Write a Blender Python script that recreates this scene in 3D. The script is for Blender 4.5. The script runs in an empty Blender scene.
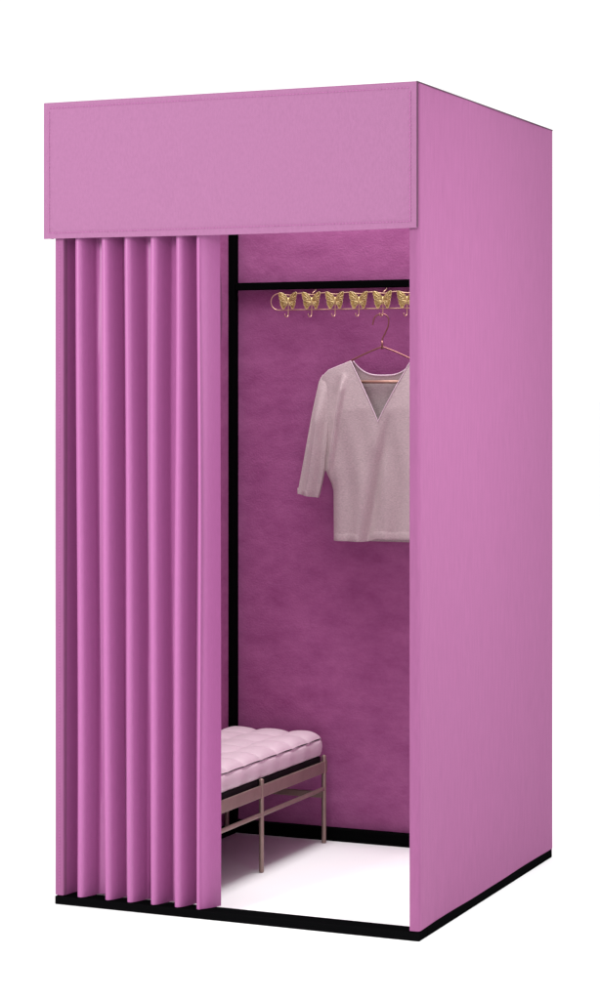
import bpy, bmesh, math, random
from mathutils import Vector, Matrix
random.seed(4)
S = bpy.context.scene
C = S.collection
PI = math.pi

# ------------------------------------------------------------------ materials
def mat(name, col, rough=.8, metal=0.0, var=0.0, vscale=6.0, col2=None, weave=0.0, wscale=900.0,
        bump2=0.0, b2scale=20.0, sheen=0.0, spec=.3, stretch=(1, 1, 1), detail=4.0, nrough=.6, bdist=.001):
    m = bpy.data.materials.new(name); m.use_nodes = True
    nt = m.node_tree; N = nt.nodes; L = nt.links
    b = N['Principled BSDF']
    b.inputs['Base Color'].default_value = (*col, 1)
    b.inputs['Roughness'].default_value = rough
    b.inputs['Metallic'].default_value = metal
    b.inputs['Specular IOR Level'].default_value = spec
    if sheen:
        b.inputs['Sheen Weight'].default_value = sheen
        b.inputs['Sheen Roughness'].default_value = .5
        b.inputs['Sheen Tint'].default_value = (*[min(1, c * 1.4 + .1) for c in col], 1)
    tc = N.new('ShaderNodeTexCoord')
    mp = N.new('ShaderNodeMapping'); mp.inputs['Scale'].default_value = stretch
    L.new(tc.outputs['Object'], mp.inputs['Vector'])
    if var:
        n = N.new('ShaderNodeTexNoise'); n.inputs['Scale'].default_value = vscale
        n.inputs['Detail'].default_value = detail; n.inputs['Roughness'].default_value = nrough
        L.new(mp.outputs['Vector'], n.inputs['Vector'])
        r = N.new('ShaderNodeMapRange'); r.inputs['From Min'].default_value = .3; r.inputs['From Max'].default_value = .7
        L.new(n.outputs['Fac'], r.inputs['Value'])
        mx = N.new('ShaderNodeMix'); mx.data_type = 'RGBA'
        c2 = col2 if col2 else tuple(c * (1 - var) for c in col)
        mx.inputs[6].default_value = (*c2, 1); mx.inputs[7].default_value = (*[min(1, c * (1 + var * .4)) for c in col], 1)
        L.new(r.outputs['Result'], mx.inputs[0]); L.new(mx.outputs[2], b.inputs['Base Color'])
    last = None
    if weave:
        n2 = N.new('ShaderNodeTexNoise'); n2.inputs['Scale'].default_value = wscale; n2.inputs['Detail'].default_value = 3
        L.new(tc.outputs['Object'], n2.inputs['Vector'])
        bp = N.new('ShaderNodeBump'); bp.inputs['Strength'].default_value = weave; bp.inputs['Distance'].default_value = bdist
        L.new(n2.outputs['Fac'], bp.inputs['Height']); last = bp
    if bump2:
        n3 = N.new('ShaderNodeTexNoise'); n3.inputs['Scale'].default_value = b2scale; n3.inputs['Detail'].default_value = 3
        L.new(mp.outputs['Vector'], n3.inputs['Vector'])
        bp2 = N.new('ShaderNodeBump'); bp2.inputs['Strength'].default_value = bump2; bp2.inputs['Distance'].default_value = .01
        L.new(n3.outputs['Fac'], bp2.inputs['Height'])
        if last: L.new(last.outputs['Normal'], bp2.inputs['Normal'])
        last = bp2
    if last: L.new(last.outputs['Normal'], b.inputs['Normal'])
    return m

PINK = (.262, .107, .208)
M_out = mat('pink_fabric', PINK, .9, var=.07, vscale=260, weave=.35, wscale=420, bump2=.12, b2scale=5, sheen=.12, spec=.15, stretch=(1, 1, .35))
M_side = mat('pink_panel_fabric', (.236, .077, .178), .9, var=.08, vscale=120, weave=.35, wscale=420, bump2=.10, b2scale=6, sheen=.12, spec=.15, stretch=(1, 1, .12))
M_cur = mat('pink_curtain_fabric', (.31, .084, .238), .45, var=.06, vscale=240, weave=.25, wscale=420, sheen=.5, spec=.45, stretch=(1, 1, .2))
M_in = mat('mauve_suede_lining', (.42, .135, .31), .95, var=.25, vscale=11, detail=14, nrough=.78, weave=.6, wscale=210, bdist=.002, bump2=.08, b2scale=14, spec=.05, col2=(.30, .074, .213), stretch=(.8, .8, 1.5))
M_stitch = mat('stitch_thread', (.36, .10, .27), .8)
M_pipe = mat('dark_edge_piping', (.05, .012, .035), .6)
M_black = mat('black_frame', (.0025, .0025, .0028), .9, spec=.0)
M_gold = mat('gold_filigree', (.50, .35, .11), .5, metal=.45, var=.5, vscale=140, spec=.5)
M_gold2 = mat('pale_gold', (.72, .56, .27), .4, metal=.45, spec=.5)
M_wire = mat('rose_gold_wire', (.62, .38, .27), .35, metal=.5, spec=.5)
M_copper = mat('copper_hanger', (.30, .12, .11), .32, metal=.6, spec=.5)
M_blouse = mat('taupe_knit', (.56, .455, .462), .95, var=.24, vscale=330, weave=.8, wscale=300, sheen=.25, spec=.1, stretch=(.45, 1, 1.6))
M_trim = mat('pale_knit_trim', (.74, .58, .66), .8, spec=.2)
M_bench = mat('bronze_tube', (.31, .22, .19), .42, metal=.35, var=.12, vscale=30, spec=.4)
M_cush = mat('pale_pink_leather', (.70, .55, .61), .42, var=.06, vscale=14, weave=.12, wscale=260, bump2=.12, b2scale=18, spec=.4)
M_cpipe = mat('mauve_piping', (.45, .28, .37), .6)
M_base = mat('black_webbing', (.01, .008, .009), .8, spec=.1)
M_floor = mat('white_floor_paint', (.90, .90, .90), .9, spec=.1)

# ------------------------------------------------------------------ mesh helpers
def obj(name, bm, m, parent=None, smooth=False, mods=()):
    me = bpy.data.meshes.new(name)
    bmesh.ops.recalc_face_normals(bm, faces=bm.faces[:])
    bm.to_mesh(me); bm.free()
    me.materials.append(m)
    if smooth:
        for p in me.polygons: p.use_smooth = True
    o = bpy.data.objects.new(name, me); C.objects.link(o)
    if parent:
        o.parent = parent
        o.matrix_parent_inverse = Matrix.Translation(-world_loc(parent))
    return o

def world_loc(o):
    v = Vector(o.location)
    while o.parent:
        v = o.matrix_parent_inverse.to_translation() + v
        o = o.parent
        v = v + Vector(o.location)
    return v

def thing(name, label, cat, loc=(0, 0, 0), group=None):
    o = bpy.data.objects.new(name, None); C.objects.link(o)
    o.location = loc; o['label'] = label; o['category'] = cat
    if group: o['group'] = group
    return o

def box(bm, x0, x1, y0, y1, z0, z1, bev=0.0, seg=2):
    r = bmesh.ops.create_cube(bm, size=1)
    for v in r['verts']:
        v.co = Vector((x0 + (v.co.x + .5) * (x1 - x0), y0 + (v.co.y + .5) * (y1 - y0), z0 + (v.co.z + .5) * (z1 - z0)))
    if bev:
        es = list({e for v in r['verts'] for e in v.link_edges})
        bmesh.ops.bevel(bm, geom=es, offset=bev, segments=seg, profile=.5, affect='EDGES')

def catmull(pts, n=6):
    P = [Vector(p) for p in pts]
    out = []
    for i in range(len(P) - 1):
        p0 = P[max(i - 1, 0)]; p1 = P[i]; p2 = P[i + 1]; p3 = P[min(i + 2, len(P) - 1)]
        for k in range(n):
            t = k / n
            out.append(.5 * ((2 * p1) + (p2 - p0) * t + (2 * p0 - 5 * p1 + 4 * p2 - p3) * t * t + (3 * p1 - p0 - 3 * p2 + p3) * t ** 3))
    out.append(P[-1])
    return out

def tube(bm, pts, r, sides=8, closed=False, rfun=None, up=Vector((0, 1, 0))):
    P = [Vector(p) for p in pts]; n = len(P); rings = []
    for i, p in enumerate(P):
        if closed: t = P[(i + 1) % n] - P[i - 1]
        else: t = P[min(i + 1, n - 1)] - P[max(i - 1, 0)]
        t.normalize()
        a = t.cross(up)
        if a.length < 1e-3: a = t.cross(Vector((1, 0, 0)))
        a.normalize(); b = t.cross(a).normalized()
        rr = rfun(i / (n - 1)) if rfun else r
        rings.append([bm.verts.new(p + a * math.cos(2 * PI * k / sides) * rr + b * math.sin(2 * PI * k / sides) * rr) for k in range(sides)])
    m = n if closed else n - 1
    for i in range(m):
        A = rings[i]; B = rings[(i + 1) % n]
        for k in range(sides):
            bm.faces.new((A[k], A[(k + 1) % sides], B[(k + 1) % sides], B[k]))
    if not closed:
        bm.faces.new(rings[0][::-1]); bm.faces.new(rings[-1])

def grid(bm, fn, nu, nv, closed_u=False):
    V = [[bm.verts.new(fn(i / nu, j / nv)) for i in range(nu + (0 if closed_u else 1))] for j in range(nv + 1)]
    for j in range(nv):
        for i in range(nu):
            a = i; b = (i + 1) % nu if closed_u else i + 1
            bm.faces.new((V[j][a], V[j][b], V[j + 1][b], V[j + 1][a]))
    return V

def solid(o, t, off=0.0):
    m = o.modifiers.new('thickness', 'SOLIDIFY'); m.thickness = t; m.offset = off
    e = o.modifiers.new('crisp_edges', 'EDGE_SPLIT'); e.split_angle = math.radians(45)
    return o

def vnoise(x, z, s=0.0):
    return math.sin(2.3 * x + 1.7 * z + s) * .5 + math.sin(4.1 * z - 3.3 * x + 1.3 + s) * .3 + math.sin(7.7 * x + 5.9 * z + 2.1 * s) * .2

W, D, H = .970, 1.042, 2.0          # booth: x from -W to 0, y from 0 (front) to D, z up

# ------------------------------------------------------------------ floor
bm = bmesh.new()
bmesh.ops.create_circle(bm, cap_ends=True, radius=400, segments=96)
fl = obj('floor', bm, M_floor); fl['kind'] = 'structure'

# ------------------------------------------------------------------ fitting booth
booth = thing('fitting_booth', 'tall pink fabric changing booth on a black frame with a deep stitched valance', 'fitting booth', (-W / 2, D / 2, 0))

def part(name, boxes, m, parent=booth, bev=.0015):
    b = bmesh.new()
    for q in boxes: box(b, *q, bev)
    return obj(name, b, m, parent, smooth=False)

part('base_frame_bar', [(-W, -.0, .0, .055, 0, .0205)], M_black)
part('base_frame_bar', [(-W, -.0, D - .04, D, 0, .034)], M_black)
part('base_frame_bar', [(-W, -W + .03, .0575, D - .0425, 0, .0235)], M_black)
part('base_frame_bar', [(-.03, -.0, .0575, D - .0425, 0, .0235)], M_black)
for (x0, x1) in ((-W + .0035, -W + .0215), (-.030, -.006)):
    part('frame_post', [(x0, x1, 1.002, 1.034, .036, H - .04)], M_black)
    part('frame_post', [(x0 + (.0 if x0 < -.5 else .008), x1 - (.008 if x0 < -.5 else 0), .008, .022, .023, H - .04)], M_black)
part('crossbar', [(-W + .0235, -.032, 1.006, 1.033, 1.576, 1.597)], M_black)
for q in ((-W + .006, -.006, .006, .028, H - .036, H - .012), (-W + .006, -.006, 1.000, 1.034, H - .036, H - .012),
          (-W + .006, -W + .030, .031, .997, H - .036, H - .012), (-.030, -.006, .031, .997, H - .036, H - .012)):
    part('top_frame_bar', [q], M_black)

# fabric side panels: the cloth wraps round the front post and runs to the back
def side_panel(sx):
    prof = []
    # plan profile (x offset from outer face, y): inner end of the flap -> front corner -> back
    r = .007; fw = .0235
    prof += [(fw, .020), (fw, .008)]
    for k in range(5):
        a = PI / 2 * k / 4
        prof.append((fw - .003 + .003 * math.cos(a), .003 - .003 * math.sin(a) + .0))
    prof += [(fw * .55, -.0006)]
    for k in range(7):
        a = PI / 2 * k / 6
        prof.append((r - r * math.sin(a), r - r * math.cos(a)))
    for k in range(1, 41):
        prof.append((0, r + (D - r) * k / 40))
    # close the profile with a short return at the back corner
    prof += [(.006, D + .001), (.03, D + .001)]
    b = bmesh.new(); nz = 60
    rows = []
    for j in range(nz + 1):
        z = .0238 + (H - .0238) * j / nz
        row = []
        for (ox, y) in prof:
            off = ox
            if ox == 0 and .02 < y < D - .02:
                e = min(1, (y - .02) / .1, (D - .02 - y) / .1)
                off += (.002 + .002 * vnoise(y * 3, z * 2.2, 1.0 if sx > 0 else 2.0)) * max(0, e)
            x = -off if sx > 0 else -W + off
            row.append(b.verts.new((x, y, z)))
        rows.append(row)
    for j in range(nz):
        for i in range(len(prof) - 1):
            b.faces.new((rows[j][i], rows[j][i + 1], rows[j + 1][i + 1], rows[j + 1][i]))
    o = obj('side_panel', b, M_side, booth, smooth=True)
    solid(o, .002, 0)
    return o
pr = side_panel(1); pl = side_panel(-1)

# back panel (suede-like lining inside)
b = bmesh.new()
V = grid(b, lambda u, v: Vector((-W + .004 + u * (W - .008), 1.0372 + .0008 * vnoise(u * 4, v * 7), .030 + v * (H - .030))), 40, 70)
solid(obj('back_panel', b, M_in, booth, smooth=True), .0016)
# lining of the left wall
b = bmesh.new()
grid(b, lambda u, v: Vector((-W + .0028, .032 + u * .974, .026 + v * (H - .03))), 20, 40)
solid(obj('side_lining', b, M_in, booth, smooth=True), .001)
b = bmesh.new()
grid(b, lambda u, v: Vector((-.0050, .032 + u * .974, .026 + v * (H - .03))), 20, 40)
solid(obj('side_lining', b, M_in, booth, smooth=True), .001)

# valance
vx0, vx1, vz0, vz1 = -.9935, -.0005, 1.660, 2.0
b = bmesh.new()
def vfn(u, v):
    x = vx0 + u * (vx1 - vx0); z = vz0 + v * (vz1 - vz0)
    e = min(1, min(u, 1 - u) / .06, min(v, 1 - v) / .2)
    y = -.0125 - .0016 * e * vnoise(x * 5, z * 6) - .0006 * max(0, e)
    ed = min((x - vx0) , (vx1 - x), (z - vz0), (vz1 - z))
    y -= .0007 * math.exp(-((ed - .016) / .008) ** 2) * (math.sin(x * 230 + 2 * math.sin(x * 31)) * math.sin(z * 210 + 1.5 * math.sin(z * 37)) + .3 * math.sin(x * 90 + z * 70))
    y += .0004 * math.exp(-((ed - .016) / .0025) ** 2)
    z += .0018 * math.sin(x * 5.5 + .6) * (1 - v)
    return Vector((x, y, z))
grid(b, vfn, 420, 150)
val = solid(obj('valance', b, M_out, booth, smooth=True), .003)
# side returns of the valance (cloth turned round the corner)
b = bmesh.new()
box(b, vx0, vx0 + .003, -.0105, .03, 1.664, 1.998)
obj('valance_return', b, M_out, booth)
# stitching on the valance: running stitch inside the edge
b = bmesh.new()
def dashes(b, p, q, y, step=.0085, ln=.0052, w=.0011):
    p = Vector(p); q = Vector(q); L = (q - p).length; d = (q - p) / L; n = int(L / step)
    for k in range(n):
        a = p + d * (k * step); c = a + d * ln
        if abs(d.x) > .5: box(b, min(a.x, c.x), max(a.x, c.x), y - .0006, y + .0006, a.z - w / 2, a.z + w / 2)
        else: box(b, a.x - w / 2, a.x + w / 2, y - .0006, y + .0006, min(a.z, c.z), max(a.z, c.z))
ys = -.0166
dashes(b, (vx0 + .016, 0, vz0 + .016), (vx1 - .016, 0, vz0 + .016), ys)
dashes(b, (vx0 + .016, 0, vz1 - .013), (vx1 - .016, 0, vz1 - .013), ys)
dashes(b, (vx0 + .016, 0, vz0 + .016), (vx0 + .016, 0, vz1 - .013), ys)
dashes(b, (vx1 - .016, 0, vz0 + .016), (vx1 - .016, 0, vz1 - .013), ys)
obj('stitching', b, M_stitch, val)
# stitching on the narrow front strips of the side panels
b = bmesh.new()
dashes(b, (-W + .0145, 0, .05), (-W + .0145, 0, 1.65), -.0018)
obj('stitching', b, M_stitch, pl)

# dark piping: along the top edge of the right side and the right edge of the valance
b = bmesh.new()
tube(b, [(.0005, -.015, 2.0), (.0005, D, 2.0)], .0019, 8)
tube(b, [(.0005, -.0135, 1.662), (.0005, -.0135, 1.9995)], .0017, 8)
obj('piping', b, M_pipe, booth)
b = bmesh.new()
tube(b, [(vx0, -.013, 2.0), (0, -.013, 2.0)], .0012, 8)
obj('piping', b, mat('mauve_edge_piping', (.2, .07, .15), .7), booth)

# ------------------------------------------------------------------ curtain
cur = thing('curtain', 'pleated pink curtain drawn half across the booth opening on the left', 'curtain', (-.75, .035, .022))
ridge = [-.9185, -.843, -.776, -.707, -.640, -.580]
pts = [(-.9475, .012), (-.9440, .045), (-.9400, .062)]
for i, r_ in enumerate(ridge):
    if i > 0: pts += [(r_ - .026, .063), (r_ - .0195, .062), (r_ - .012, .050)]
    else: pts += [(r_ - .010, .052)]
    pts += [(r_ - .0008, .016), (r_ + .0022, .0072), (r_ + .0088, .0036)]
    nxt = ridge[i + 1] if i + 1 < len(ridge) else None
    if nxt: pts += [(r_ + .0165, .0090), (r_ + .0235, .024), (r_ + .0295, .044), (r_ + .034, .059)]
pts += [(-.568, .0095), (-.557, .0245), (-.5395, .058)]
P = catmull([(x, y, 0) for x, y in pts], 5)
b = bmesh.new()
def cfn(i, v):
    p = P[i]; z = .0222 + v * (1.93 - .0222)
    k = math.floor((p.x + .95) / .07)
    sway = .0024 * math.sin(v * 3.1 + k * 1.3) + .0014 * math.sin(v * 7.3 + k * 2.1)
    e = min(1, (p.x + .95) / .04); e2 = 0 if p.x > -.57 else 1
    x = p.x + sway * e * e2 + (1 - v) * .010 * e * max(0, (-.60 - p.x) / .33)
    y = p.y + .003 * math.sin(v * 4.3 + k * 2.7) * (p.y / .06)
    return Vector((x, max(.003, y), z))
nv = 60
rows = [[b.verts.new(cfn(i, j / nv)) for i in range(len(P))] for j in range(nv + 1)]
for j in range(nv):
    for i in range(len(P) - 1):
        b.faces.new((rows[j][i], rows[j][i + 1], rows[j + 1][i + 1], rows[j + 1][i]))
cl = obj('cloth', b, M_cur, cur, smooth=True)
solid(cl, .0016)
b = bmesh.new()
tube(b, [(-W + .026, .042, 1.945), (-.034, .042, 1.945)], .011, 14)
obj('curtain_rail', b, M_black, booth, smooth=True)
for i in range(6):
    b = bmesh.new()
    tube(b, [(ridge[i] - .02 , .042 + .017 * math.cos(2 * PI * k / 18), 1.945 + .017 * math.sin(2 * PI * k / 18)) for k in range(18)], .002, 6, closed=True, up=Vector((1, 0, 0)))
    obj('curtain_ring', b, M_black, cur, smooth=True)

# ------------------------------------------------------------------ hook rack with gold butterflies
RY = .984; RZ0, RZ1 = 1.515, 1.562
rack = thing('hook_rack', 'slim wire hook rack with a row of gold butterflies hanging below the black crossbar', 'hook rack', (-.58, RY, RZ0))
bx = [-.7649 + .0726 * k for k in range(6)]
b = bmesh.new()
loop = []
xr = bx[-1] + .05; xl = -.7985; cz = (RZ0 + RZ1) / 2; rr = (RZ1 - RZ0) / 2 + .0
for k in range(13):
    a = PI / 2 + PI * k / 12
    loop.append((xl + rr * 1.0 * math.cos(a), RY, cz + rr * math.sin(a)))
for k in range(13):
    a = -PI / 2 + PI * k / 12
    loop.append((xr + rr * math.cos(a), RY, cz + rr * math.sin(a)))
# the upper wire is bent into a shallow wave that joins the wing tips
wave = [(xr - (xr - xl) * k / 90, RY, RZ1 - .0022 * (1 + math.cos(2 * PI * ((xr - (xr - xl) * k / 90) - bx[0]) / .0726))) for k in range(1, 90)]
loop = loop + wave
tube(b, loop, .0017, 8, closed=True)
for x in (bx[1], bx[4]):      # little brackets that hold the rack to the crossbar
    tube(b, [(x, RY, RZ1), (x, 1.004, RZ1 + .007), (x, 1.012, RZ1 + .0145)], .0015, 6)
obj('wire_loop', b, M_wire, rack, smooth=True)

SC = 1.0
UP = [(0, .004), (.005, .012), (.010, .0175), (.017, .0225), (.0245, .0245), (.0295, .0235), (.0275, .0195), (.0290, .0155), (.0262, .0115), (.0272, .0065), (.0235, .0015), (.015, -.002), (.006, -.0035), (0, -.003)]
LO = [(0, -.001), (.006, -.002), (.015, -.001), (.0235, .001), (.0255, -.0035), (.0230, -.007), (.0240, -.0115), (.0205, -.0145), (.0200, -.0195), (.0155, -.0235), (.0110, -.0215), (.0085, -.0165), (.0045, -.012), (.0015, -.008)]
def plate(b, pts, ang, sx, c, th=.0016):
    def tr(x, z, dy):
        return Vector((c.x + sx * x * math.cos(ang), c.y - x * math.sin(ang) + dy, c.z + z))
    f = [b.verts.new(tr(x, z, -th / 2)) for x, z in pts]; k = [b.verts.new(tr(x, z, th / 2)) for x, z in pts]
    b.faces.new(f); b.faces.new(k[::-1])
    for i in range(len(f)):
        j = (i + 1) % len(f); b.faces.new((f[i], k[i], k[j], f[j]))
    return tr
def butterfly(x, z):
    c = Vector((x, RY - .004, z)); ang = .22
    b = bmesh.new(); v = bmesh.new()
    for sx in (-1, 1):
        tr = plate(b, UP, ang, sx, c); plate(b, LO, ang, sx, c + Vector((0, .0004, 0)))
        for pl_ in (UP, LO):
            tube(v, [tr(px, pz, -.0008) for px, pz in pl_], .0009, 5, closed=True)
        for (px, pz) in ((.022, .0225), (.025, .014), (.022, .006), (.018, -.006), (.016, -.014), (.0115, -.020)):
            s = .0015 if pz > 0 else -.002
            tube(v, [tr(0.002, s, -.001), tr(px * .55, pz * .5 + s * .2, -.0018), tr(px, pz, -.001)], .0008, 5)
        tube(v, [tr(.012 + .004 * math.cos(a), .010 + .004 * math.sin(a), -.0012) for a in [2 * PI * k / 10 for k in range(10)]], .0007, 5, closed=True)
        tube(v, [tr(.012 + .003 * math.cos(a), -.010 + .003 * math.sin(a), -.0012) for a in [2 * PI * k / 10 for k in range(10)]], .0007, 5, closed=True)
    w = obj('butterfly', b, M_gold, rack)
    obj('wing_vein', v, M_gold2, w, smooth=True)
    b = bmesh.new()
    tube(b, [c + Vector((0, -.001, .010)), c + Vector((0, -.003, .004)), c + Vector((0, -.003, -.006)), c + Vector((0, -.001, -.013))], .002, 8, rfun=lambda t: .0012 + .0014 * math.sin(PI * min(1, t * .95 + .03)))
    obj('body', b, M_gold2, w, smooth=True)
    hk = bmesh.new()
    h = catmull([c + Vector((0, -.001, -.010)), c + Vector((0, -.002, -.030)), c + Vector((0, -.003, -.040)), c + Vector((-.001, -.007, -.0455)), c + Vector((-.003, -.012, -.0455)), c + Vector((-.0045, -.0155, -.041)), c + Vector((-.0045, -.016, -.037))], 4)
    tube(hk, h, .0016, 8, up=Vector((1, 0, 0)))
    obj('hook', hk, M_wire, w, smooth=True)
for k, x in enumerate(bx): butterfly(x, 1.5405 - .0004 * k)

# ------------------------------------------------------------------ hanger
HX = -.473; HY = .969
hang = thing('coat_hanger', 'thin copper wire hanger holding the taupe blouse on the fifth hook', 'hanger', (HX, HY, 1.41))
b = bmesh.new()
hk = catmull([(HX, HY, 1.408), (HX + .0005, HY, 1.428), (HX + .010, HY, 1.447), (HX + .0185, HY, 1.468), (HX + .0185, HY, 1.487), (HX + .008, HY, 1.4975), (HX - .008, HY, 1.498), (HX - .021, HY, 1.492), (HX - .0275, HY, 1.476), (HX - .028, HY, 1.468)], 6)
tube(b, hk, .0022, 8)
tube(b, [(HX, HY, 1.400), (HX + .0002, HY, 1.424)], .0034, 8)
obj('hook', b, M_copper, hang, smooth=True)
b = bmesh.new()
arm = catmull([(HX, HY, 1.4075), (HX + .05, HY, 1.3885), (HX + .12, HY, 1.3565), (HX + .155, HY, 1.339), (HX + .166, HY, 1.324), (HX + .155, HY, 1.3115), (HX + .12, HY, 1.3085)], 6)
full = arm + [Vector((2 * HX - p.x, p.y, p.z)) for p in arm[::-1]]
tube(b, full, .0024, 8)
obj('shoulder_wire', b, M_copper, hang, smooth=True)
b = bmesh.new()
tube(b, [(HX - .118, HY, 1.3085), (HX + .118, HY, 1.3085)], .0046, 10)
obj('trouser_bar', b, mat('rose_gold_bar', (.45, .25, .2), .4, metal=.4), hang, smooth=True)

# ------------------------------------------------------------------ blouse
BY = .969
bl = thing('blouse', 'loose taupe knit blouse with a pale V neckline hanging in the booth', 'blouse', (HX, BY, .86))
HEM = .8615
hw = [(.80, .143), (1.0, .1445), (1.02, .150), (1.062, .172), (1.12, .1765), (1.2, .181), (1.40, .184)]
def interp(t, tab):
    if t <= tab[0][0]: return tab[0][1]
    for (a, p), (c, q) in zip(tab, tab[1:]):
        if t <= c: return p + (q - p) * (t - a) / (c - a)
    return tab[-1][1]
NK = .0905
def ztop(ax, front):
    if ax < NK:
        if front: return 1.1965 + 1.1 * 0 + (1.3670 - 1.1965) * (ax / NK) ** .93
        return 1.3265 + (1.3670 - 1.3265) * (ax / NK) ** 3.0
    t = (ax - NK) / (.184 - NK)
    return 1.3670 - .034 * t - .006 * math.sin(PI * t) * 0 - .012 * max(0, t - .75) / .25
def crease(x, z):
    """folds in the cloth, towards the viewer (x measured from the middle)"""
    f = 0
    # soft diagonal fold to the right of the middle
    c = .028 - .055 * (1.20 - z) / .30
    f -= .012 * math.exp(-((x - c) / .013) ** 2) * min(1, max(0, (1.22 - z) / .12))
    f += .006 * math.exp(-((x - c + .032) / .022) ** 2) * min(1, max(0, (1.25 - z) / .12))
    # fold from the shoulder down the left side and its mirror
    for s in (-1, 1):
        c2 = s * (.108 + .040 * min(1, max(0, (1.32 - z) / .26)))
        f += .014 * math.exp(-((x - c2) / .0075) ** 2) * min(1, max(0, (1.335 - z) / .05)) * min(1, max(0, (z - .90) / .2))
        f -= .006 * math.exp(-((x - c2 - s * .020) / .012) ** 2) * min(1, max(0, (1.33 - z) / .06)) * min(1, max(0, (z - 1.0) / .1))
    f += .0042 * math.sin(x * 85 + z * 7 + 1.3 * math.sin(z * 11)) * min(1, max(0, (1.25 - z) / .3))
    return f
us = [-1 + 2 * k / 160 for k in range(161)]
k0 = NK / .184
us = sorted(set([round(u, 5) for u in us if abs(abs(u) - k0) > .006] + [round(k0, 5), -round(k0, 5)]))
def sheet(front):
    b = bmesh.new(); nv = 110; rows = []
    for j in range(nv + 1):
        v = j / nv; row = []
        for u in us:
            T = ztop(abs(u) * .184, front)
            z0 = HEM + (.0085 / (1 + math.exp(-(u * .143 + .022) / .006)) if front else -.001)
            z = z0 + v * (T - z0)
            x = u * interp(z, hw)
            sh = ztop(max(NK, abs(u) * .184), front)
            d = .030 * (1 - abs(u) ** 3.2) ** .5 * min(1, .16 + max(0, (sh - z)) / .16) ** .6
            d *= min(1, .75 + .5 * (1.36 - z))
            if front: y = BY - .004 - d - crease(x, z) * min(1, (1 - abs(u)) / .1)
            else: y = BY + .004 + d * .45
            if abs(u) == 1: y = BY
            row.append(b.verts.new((HX + x, y, z)))
        rows.append(row)
    for j in range(nv):
        for i in range(len(us) - 1):
            b.faces.new((rows[j][i], rows[j][i + 1], rows[j + 1][i + 1], rows[j + 1][i]))
    topline = [v.co.copy() for v in rows[-1]]
    hemline = [v.co.copy() for v in rows[0]]
    sideL = [r[0].co.copy() for r in rows]
    return b, topline, hemline
bf, tf, hf = sheet(True)
bb, tb, hb = sheet(False)
o1 = solid(obj('front_panel', bf, M_blouse, bl, smooth=True), .0018)
o2 = solid(obj('back_panel', bb, M_blouse, bl, smooth=True), .0018)
# neckline trim
vline = [p + Vector((0, -.0015, 0)) for p, u in zip(tf, us) if abs(u) <= k0 + 1e-4]
bline = [p + Vector((0, -.001, 0)) for p, u in zip(tb, us) if abs(u) <= k0 + 1e-4]
b = bmesh.new()
tube(b, vline, .0014, 6); tube(b, bline, .0022, 6)
obj('neckline_trim', b, M_trim, bl, smooth=True)
# shoulder seams; the highlight along the shoulder is put into their pale colour
for s in (-1, 1):
    b = bmesh.new()
    pts_ = [p + Vector((0, .001, .0003)) for p, u in zip(tf, us) if s * u >= k0 - 1e-4]
    tube(b, pts_, .0015, 6)
    obj('shoulder_seam', b, M_trim, bl, smooth=True)
# hem bands, front and back
def hem(line, dy, top):
    b = bmesh.new(); n = len(line)
    prof = [(0, 0), (-.0012, .001), (-.0014, .005), (-.0013, .014), (-.0006, .0195), (0, .0215)]
    rows = [[b.verts.new(p + Vector((0, dy * q[0], q[1] - .001))) for p in line] for q in prof]
    for j in range(len(rows) - 1):
        for i in range(n - 1):
            b.faces.new((rows[j][i], rows[j][i + 1], rows[j + 1][i + 1], rows[j + 1][i]))
    solid(obj('hem_band', b, M_blouse, bl, smooth=True), .0012)
hem(hf, 1, 0); hem(hb, -1, 0)
# sleeves: tapering tubes hanging from the shoulders
def sleeve(s):
    tab_o = [(.985, .252), (1.0067, .2476), (1.115, .2259), (1.2287, .2073), (1.30, .1935), (1.3139, .190), (1.328, .181)]
    tab_i = [(.985, .1925), (1.0, .185), (1.065, .170), (1.12, .163), (1.25, .150), (1.328, .140)]
    b = bmesh.new(); nv = 36; nu = 28
    def fn(u, v):
        z = 1.3285 - v * (1.3285 - .992)
        xo = interp(z, tab_o); xi = interp(z, tab_i)
        a = 2 * PI * u
        cx = (xo + xi) / 2; rx = (xo - xi) / 2
        ry = .003 + .021 * min(1, v * 2.6) ** .8 * (1 - .25 * v)
        fold = 1 + .45 * math.sin(4 * a + 1.0 + v * 1.2) * min(1, v * 2.5) * (1 if math.sin(a) < 0 else .4)
        x = cx + rx * math.cos(a); y = BY - .014 * min(1, v * 1.6) + ry * math.sin(a) * fold
        z2 = z - (x - xo) * -.25 * v * 1.0 * 0 - v * .010 * (1 - (x - xi) / max(1e-4, xo - xi))
        if v == 0: y = BY
        return Vector((HX + s * x, y, z2))
    V_ = grid(b, fn, nu, nv, closed_u=True)
    o = obj('sleeve', b, M_blouse, bl, smooth=True); solid(o, .0018)
    c = bmesh.new()
    ring = [fn(k / nu, 1) for k in range(nu)]
    cen = sum(ring, Vector()) / nu
    R = []
    for (g, dz) in ((1.0, -.001), (1.02, .0), (1.025, .006), (1.02, .013), (1.0, .015)):
        R.append([c.verts.new(cen + (p - cen) * g + Vector((0, 0, dz))) for p in ring])
    for j in range(len(R) - 1):
        for i in range(nu):
            c.faces.new((R[j][i], R[j][(i + 1) % nu], R[j + 1][(i + 1) % nu], R[j + 1][i]))
    oc = obj('cuff', c, M_blouse, o, smooth=True); solid(oc, .001)
sleeve(-1); sleeve(1)

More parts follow.
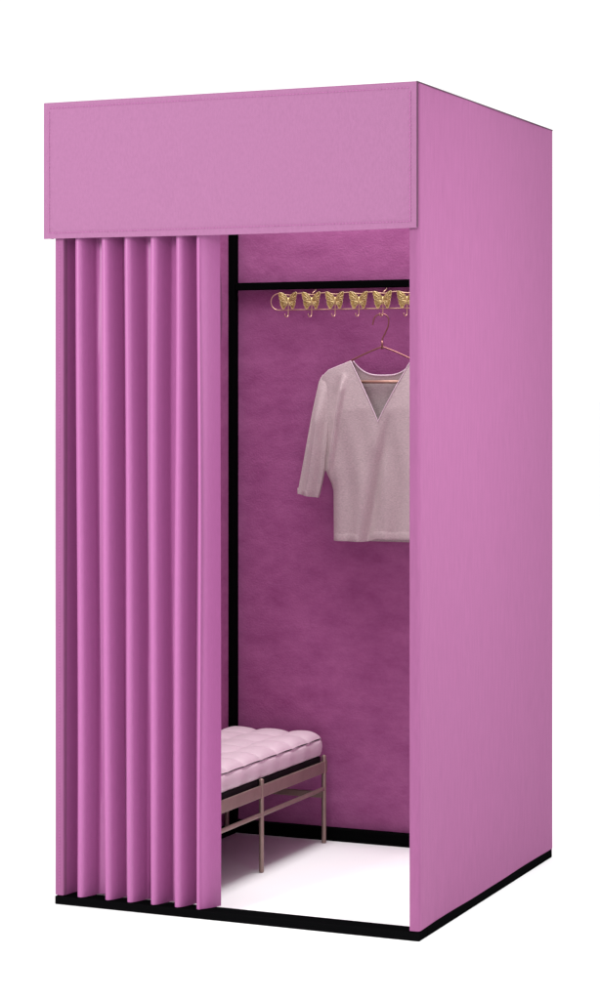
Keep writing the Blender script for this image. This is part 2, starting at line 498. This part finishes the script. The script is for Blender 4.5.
# ------------------------------------------------------------------ bench
BX0, BX1 = -.955, -.650
by = (.165, .541, .968)
ben = thing('bench', 'low bronze tube bench with a tufted pale pink cushion inside the booth', 'bench', ((BX0 + BX1) / 2, .56, 0))
for x in (BX0, BX1):
    for y in by:
        b = bmesh.new()
        tube(b, [(x, y, 0), (x, y, .004), (x, y, .02), (x, y, .242), (x, y, .2475), (x, y, .2505)], .0066, 12,
             rfun=None, up=Vector((1, 0, 0)))
        for v in b.verts:
            if v.co.z > .249: v.co.x = x + (v.co.x - x) * .45; v.co.y = y + (v.co.y - y) * .45
            if v.co.z < .001: v.co.x = x + (v.co.x - x) * .8; v.co.y = y + (v.co.y - y) * .8
        obj('leg', b, M_bench, ben, smooth=True)
for x in (BX0, BX1):
    b = bmesh.new(); box(b, x - .004, x + .004, .135, .985, .1995, .2325, .002)
    obj('side_rail', b, M_bench, ben)
    b = bmesh.new(); box(b, x - .0045, x + .0045, by[0], by[2], .1485, .1605, .004, 3)
    obj('stretcher', b, M_bench, ben)
for y in (.150, .966):
    b = bmesh.new(); box(b, BX0 + .005, BX1 - .005, y - .004, y + .004, .1995, .2325, .002)
    obj('end_rail', b, M_bench, ben)
for y in (by[0], by[2]):
    b = bmesh.new(); box(b, BX0 + .005, BX1 - .005, y - .004, y + .004, .128, .1465, .002)
    obj('stretcher', b, M_bench, ben)
b = bmesh.new(); box(b, BX0 + .006, BX1 - .006, .156, .960, .2175, .2465, .003)
obj('seat_base', b, M_base, ben)
# tufted cushion
cx0, cx1, cy0, cy1 = -.957, -.6555, .140, .985
def rrect(t, inset=0, r=.03):
    # point on rounded rectangle
    w = (cx1 - cx0) - 2 * inset; h = (cy1 - cy0) - 2 * inset; r = max(.004, r - inset)
    segs = [w - 2 * r, PI / 2 * r, h - 2 * r, PI / 2 * r] * 2
    L_ = sum(segs[:4]) * 2 - 0
    L_ = 2 * (w - 2 * r) + 2 * (h - 2 * r) + 2 * PI * r
    d = (t % 1) * L_
    x0 = cx0 + inset; y0 = cy0 + inset; x1 = cx1 - inset; y1 = cy1 - inset
    seq = [('l', (x0 + r, y0), (1, 0), w - 2 * r), ('a', (x1 - r, y0 + r), -PI / 2, PI / 2 * r), ('l', (x1, y0 + r), (0, 1), h - 2 * r),
           ('a', (x1 - r, y1 - r), 0, PI / 2 * r), ('l', (x1 - r, y1), (-1, 0), w - 2 * r), ('a', (x0 + r, y1 - r), PI / 2, PI / 2 * r),
           ('l', (x0, y1 - r), (0, -1), h - 2 * r), ('a', (x0 + r, y0 + r), PI, PI / 2 * r)]
    for s in seq:
        if d <= s[3] + 1e-9:
            if s[0] == 'l': return s[1][0] + s[2][0] * d, s[1][1] + s[2][1] * d
            a = s[2] + d / r
            return s[1][0] + r * math.cos(a), s[1][1] + r * math.sin(a)
        d -= s[3]
    return seq[0][1]
NCX, NCY = 3, 8
def ctop(x, y):
    u = (x - cx0) / (cx1 - cx0); v = (y - cy0) / (cy1 - cy0)
    # slightly wandering seams
    uu = u * NCX + .05 * math.sin(v * 19); vv = v * NCY + .06 * math.sin(u * 13 + 1)
    a = abs(math.sin(PI * uu)); c = abs(math.sin(PI * vv))
    # seams are interior only: at the border the puff falls to the edge instead
    eu = min(u, 1 - u) * NCX; ev = min(v, 1 - v) * NCY
    fa = a if eu > .5 else 1; fc = c if ev > .5 else 1
    puff = (fa ** .36) * (fc ** .36)
    tuft = 1 - .35 * math.exp(-((1 - fa) * 0 + (fa ** 2 + fc ** 2)) / .05)
    e = min(1, min(x - cx0, cx1 - x) / .045) ; e3 = min(1, min(y - cy0, cy1 - y) / .045)
    edge = (1 - (1 - max(0, e)) ** 2) ** .5 * (1 - (1 - max(0, e3)) ** 2) ** .5
    return .293 + edge * (.013 + .0135 * puff * tuft)
b = bmesh.new()
n = 240
rings = []
def ring(z, inset, top=False, wob=0):
    R = []
    for k in range(n):
        x, y = rrect(k / n, inset)
        R.append(b.verts.new((x, y, z)))
    return R
for z, ins in ((.2475, .012), (.2480, .006), (.2515, .001), (.262, -.003), (.275, -.0045), (.287, -.003), (.2925, .0), (.2935, .001)):
    rings.append(ring(z, ins))
bottom = rings[0]
for A, B in zip(rings, rings[1:]):
    for k in range(n):
        b.faces.new((A[k], A[(k + 1) % n], B[(k + 1) % n], B[k]))
b.faces.new(bottom[::-1])
# side gathers
for R in rings[2:7]:
    for v in R:
        g = .0022 * math.cos((v.co.y - cy0) / (cy1 - cy0) * NCY * 2 * PI) if v.co.x > cx1 - .02 or v.co.x < cx0 + .02 else .0022 * math.cos((v.co.x - cx0) / (cx1 - cx0) * NCX * 2 * PI)
        d = Vector((v.co.x - (cx0 + cx1) / 2, 0, 0)).normalized() if (v.co.x > cx1 - .02 or v.co.x < cx0 + .02) else Vector((0, v.co.y - (cy0 + cy1) / 2, 0)).normalized()
        v.co -= d * g
# top surface: grid trimmed into the rounded outline
NU, NV = 84, 196
Vt = []
for j in range(NV + 1):
    row = []
    for i in range(NU + 1):
        x = cx0 + .001 + (cx1 - cx0 - .002) * i / NU; y = cy0 + .001 + (cy1 - cy0 - .002) * j / NV
        z = ctop(x, y)
        # pull grid corners onto the rounded corner
        r = .03
        ccx = min(max(x, cx0 + r), cx1 - r); ccy = min(max(y, cy0 + r), cy1 - r)
        dx, dy = x - ccx, y - ccy
        if dx and dy:
            m_ = max(abs(dx), abs(dy)); L_ = math.hypot(dx, dy); f = m_ / L_
            x = ccx + dx * f; y = ccy + dy * f
        row.append(b.verts.new((x, y, z)))
    Vt.append(row)
for j in range(NV):
    for i in range(NU):
        b.faces.new((Vt[j][i], Vt[j][i + 1], Vt[j + 1][i + 1], Vt[j + 1][i]))
cu = obj('cushion', b, M_cush, ben, smooth=True)
b = bmesh.new()
tube(b, [Vector((*rrect(k / 160, .0003), .2945 + .0008 * math.sin(k * .9))) for k in range(160)], .0010, 6, closed=True, up=Vector((0, 0, 1)))
obj('piping', b, M_cpipe, cu, smooth=True)

# ------------------------------------------------------------------ world and lamps
w = bpy.data.worlds.new('World'); S.world = w; w.use_nodes = True
w.node_tree.nodes['Background'].inputs[0].default_value = (1, 1, 1, 1)
w.node_tree.nodes['Background'].inputs[1].default_value = 1.13

def area(name, loc, target, size, power, col=(1, 1, 1), spread=180):
    l = bpy.data.lights.new(name, 'AREA'); l.shape = 'SQUARE'; l.size = size; l.energy = power; l.color = col; l.spread = math.radians(spread)
    o = bpy.data.objects.new(name, l); C.objects.link(o); o.location = loc
    o.rotation_euler = (Vector(target) - Vector(loc)).to_track_quat('-Z', 'Y').to_euler()
    return o
area('overhead_softbox', (-.45, .5, 7), (-.45, .5, 0), 2.6, 170)
area('booth_top_softbox', (-.47, .45, 3.1), (-.47, .55, 0), 1.15, 16.5, spread=110)
area('front_softbox', (-1.6, -3.6, 2.5), (-.35, 0, 1.3), 1.1, 146)
area('side_softbox', (1.4, .12, 1.5), (0, .15, 1.15), .8, 27)

# ------------------------------------------------------------------ camera
th = math.radians(23.55)
cam = bpy.data.cameras.new('camera'); co = bpy.data.objects.new('camera', cam); C.objects.link(co)
co.location = (1.8317, -4.8959, 1.277)
co.rotation_euler = (math.radians(90), 0, th)
cam.sensor_fit = 'HORIZONTAL'; cam.sensor_width = 36; cam.lens = 2245 / 600 * 36
cam.shift_y = -107 / 600; cam.shift_x = 0
cam.clip_start = .05; cam.clip_end = 2000
S.camera = co
S.view_settings.view_transform = 'Standard'; S.view_settings.look = 'None'
S.view_settings.exposure = 0; S.view_settings.gamma = 1
S.render.engine = 'CYCLES'
S.cycles.max_bounces = 12; S.cycles.diffuse_bounces = 8
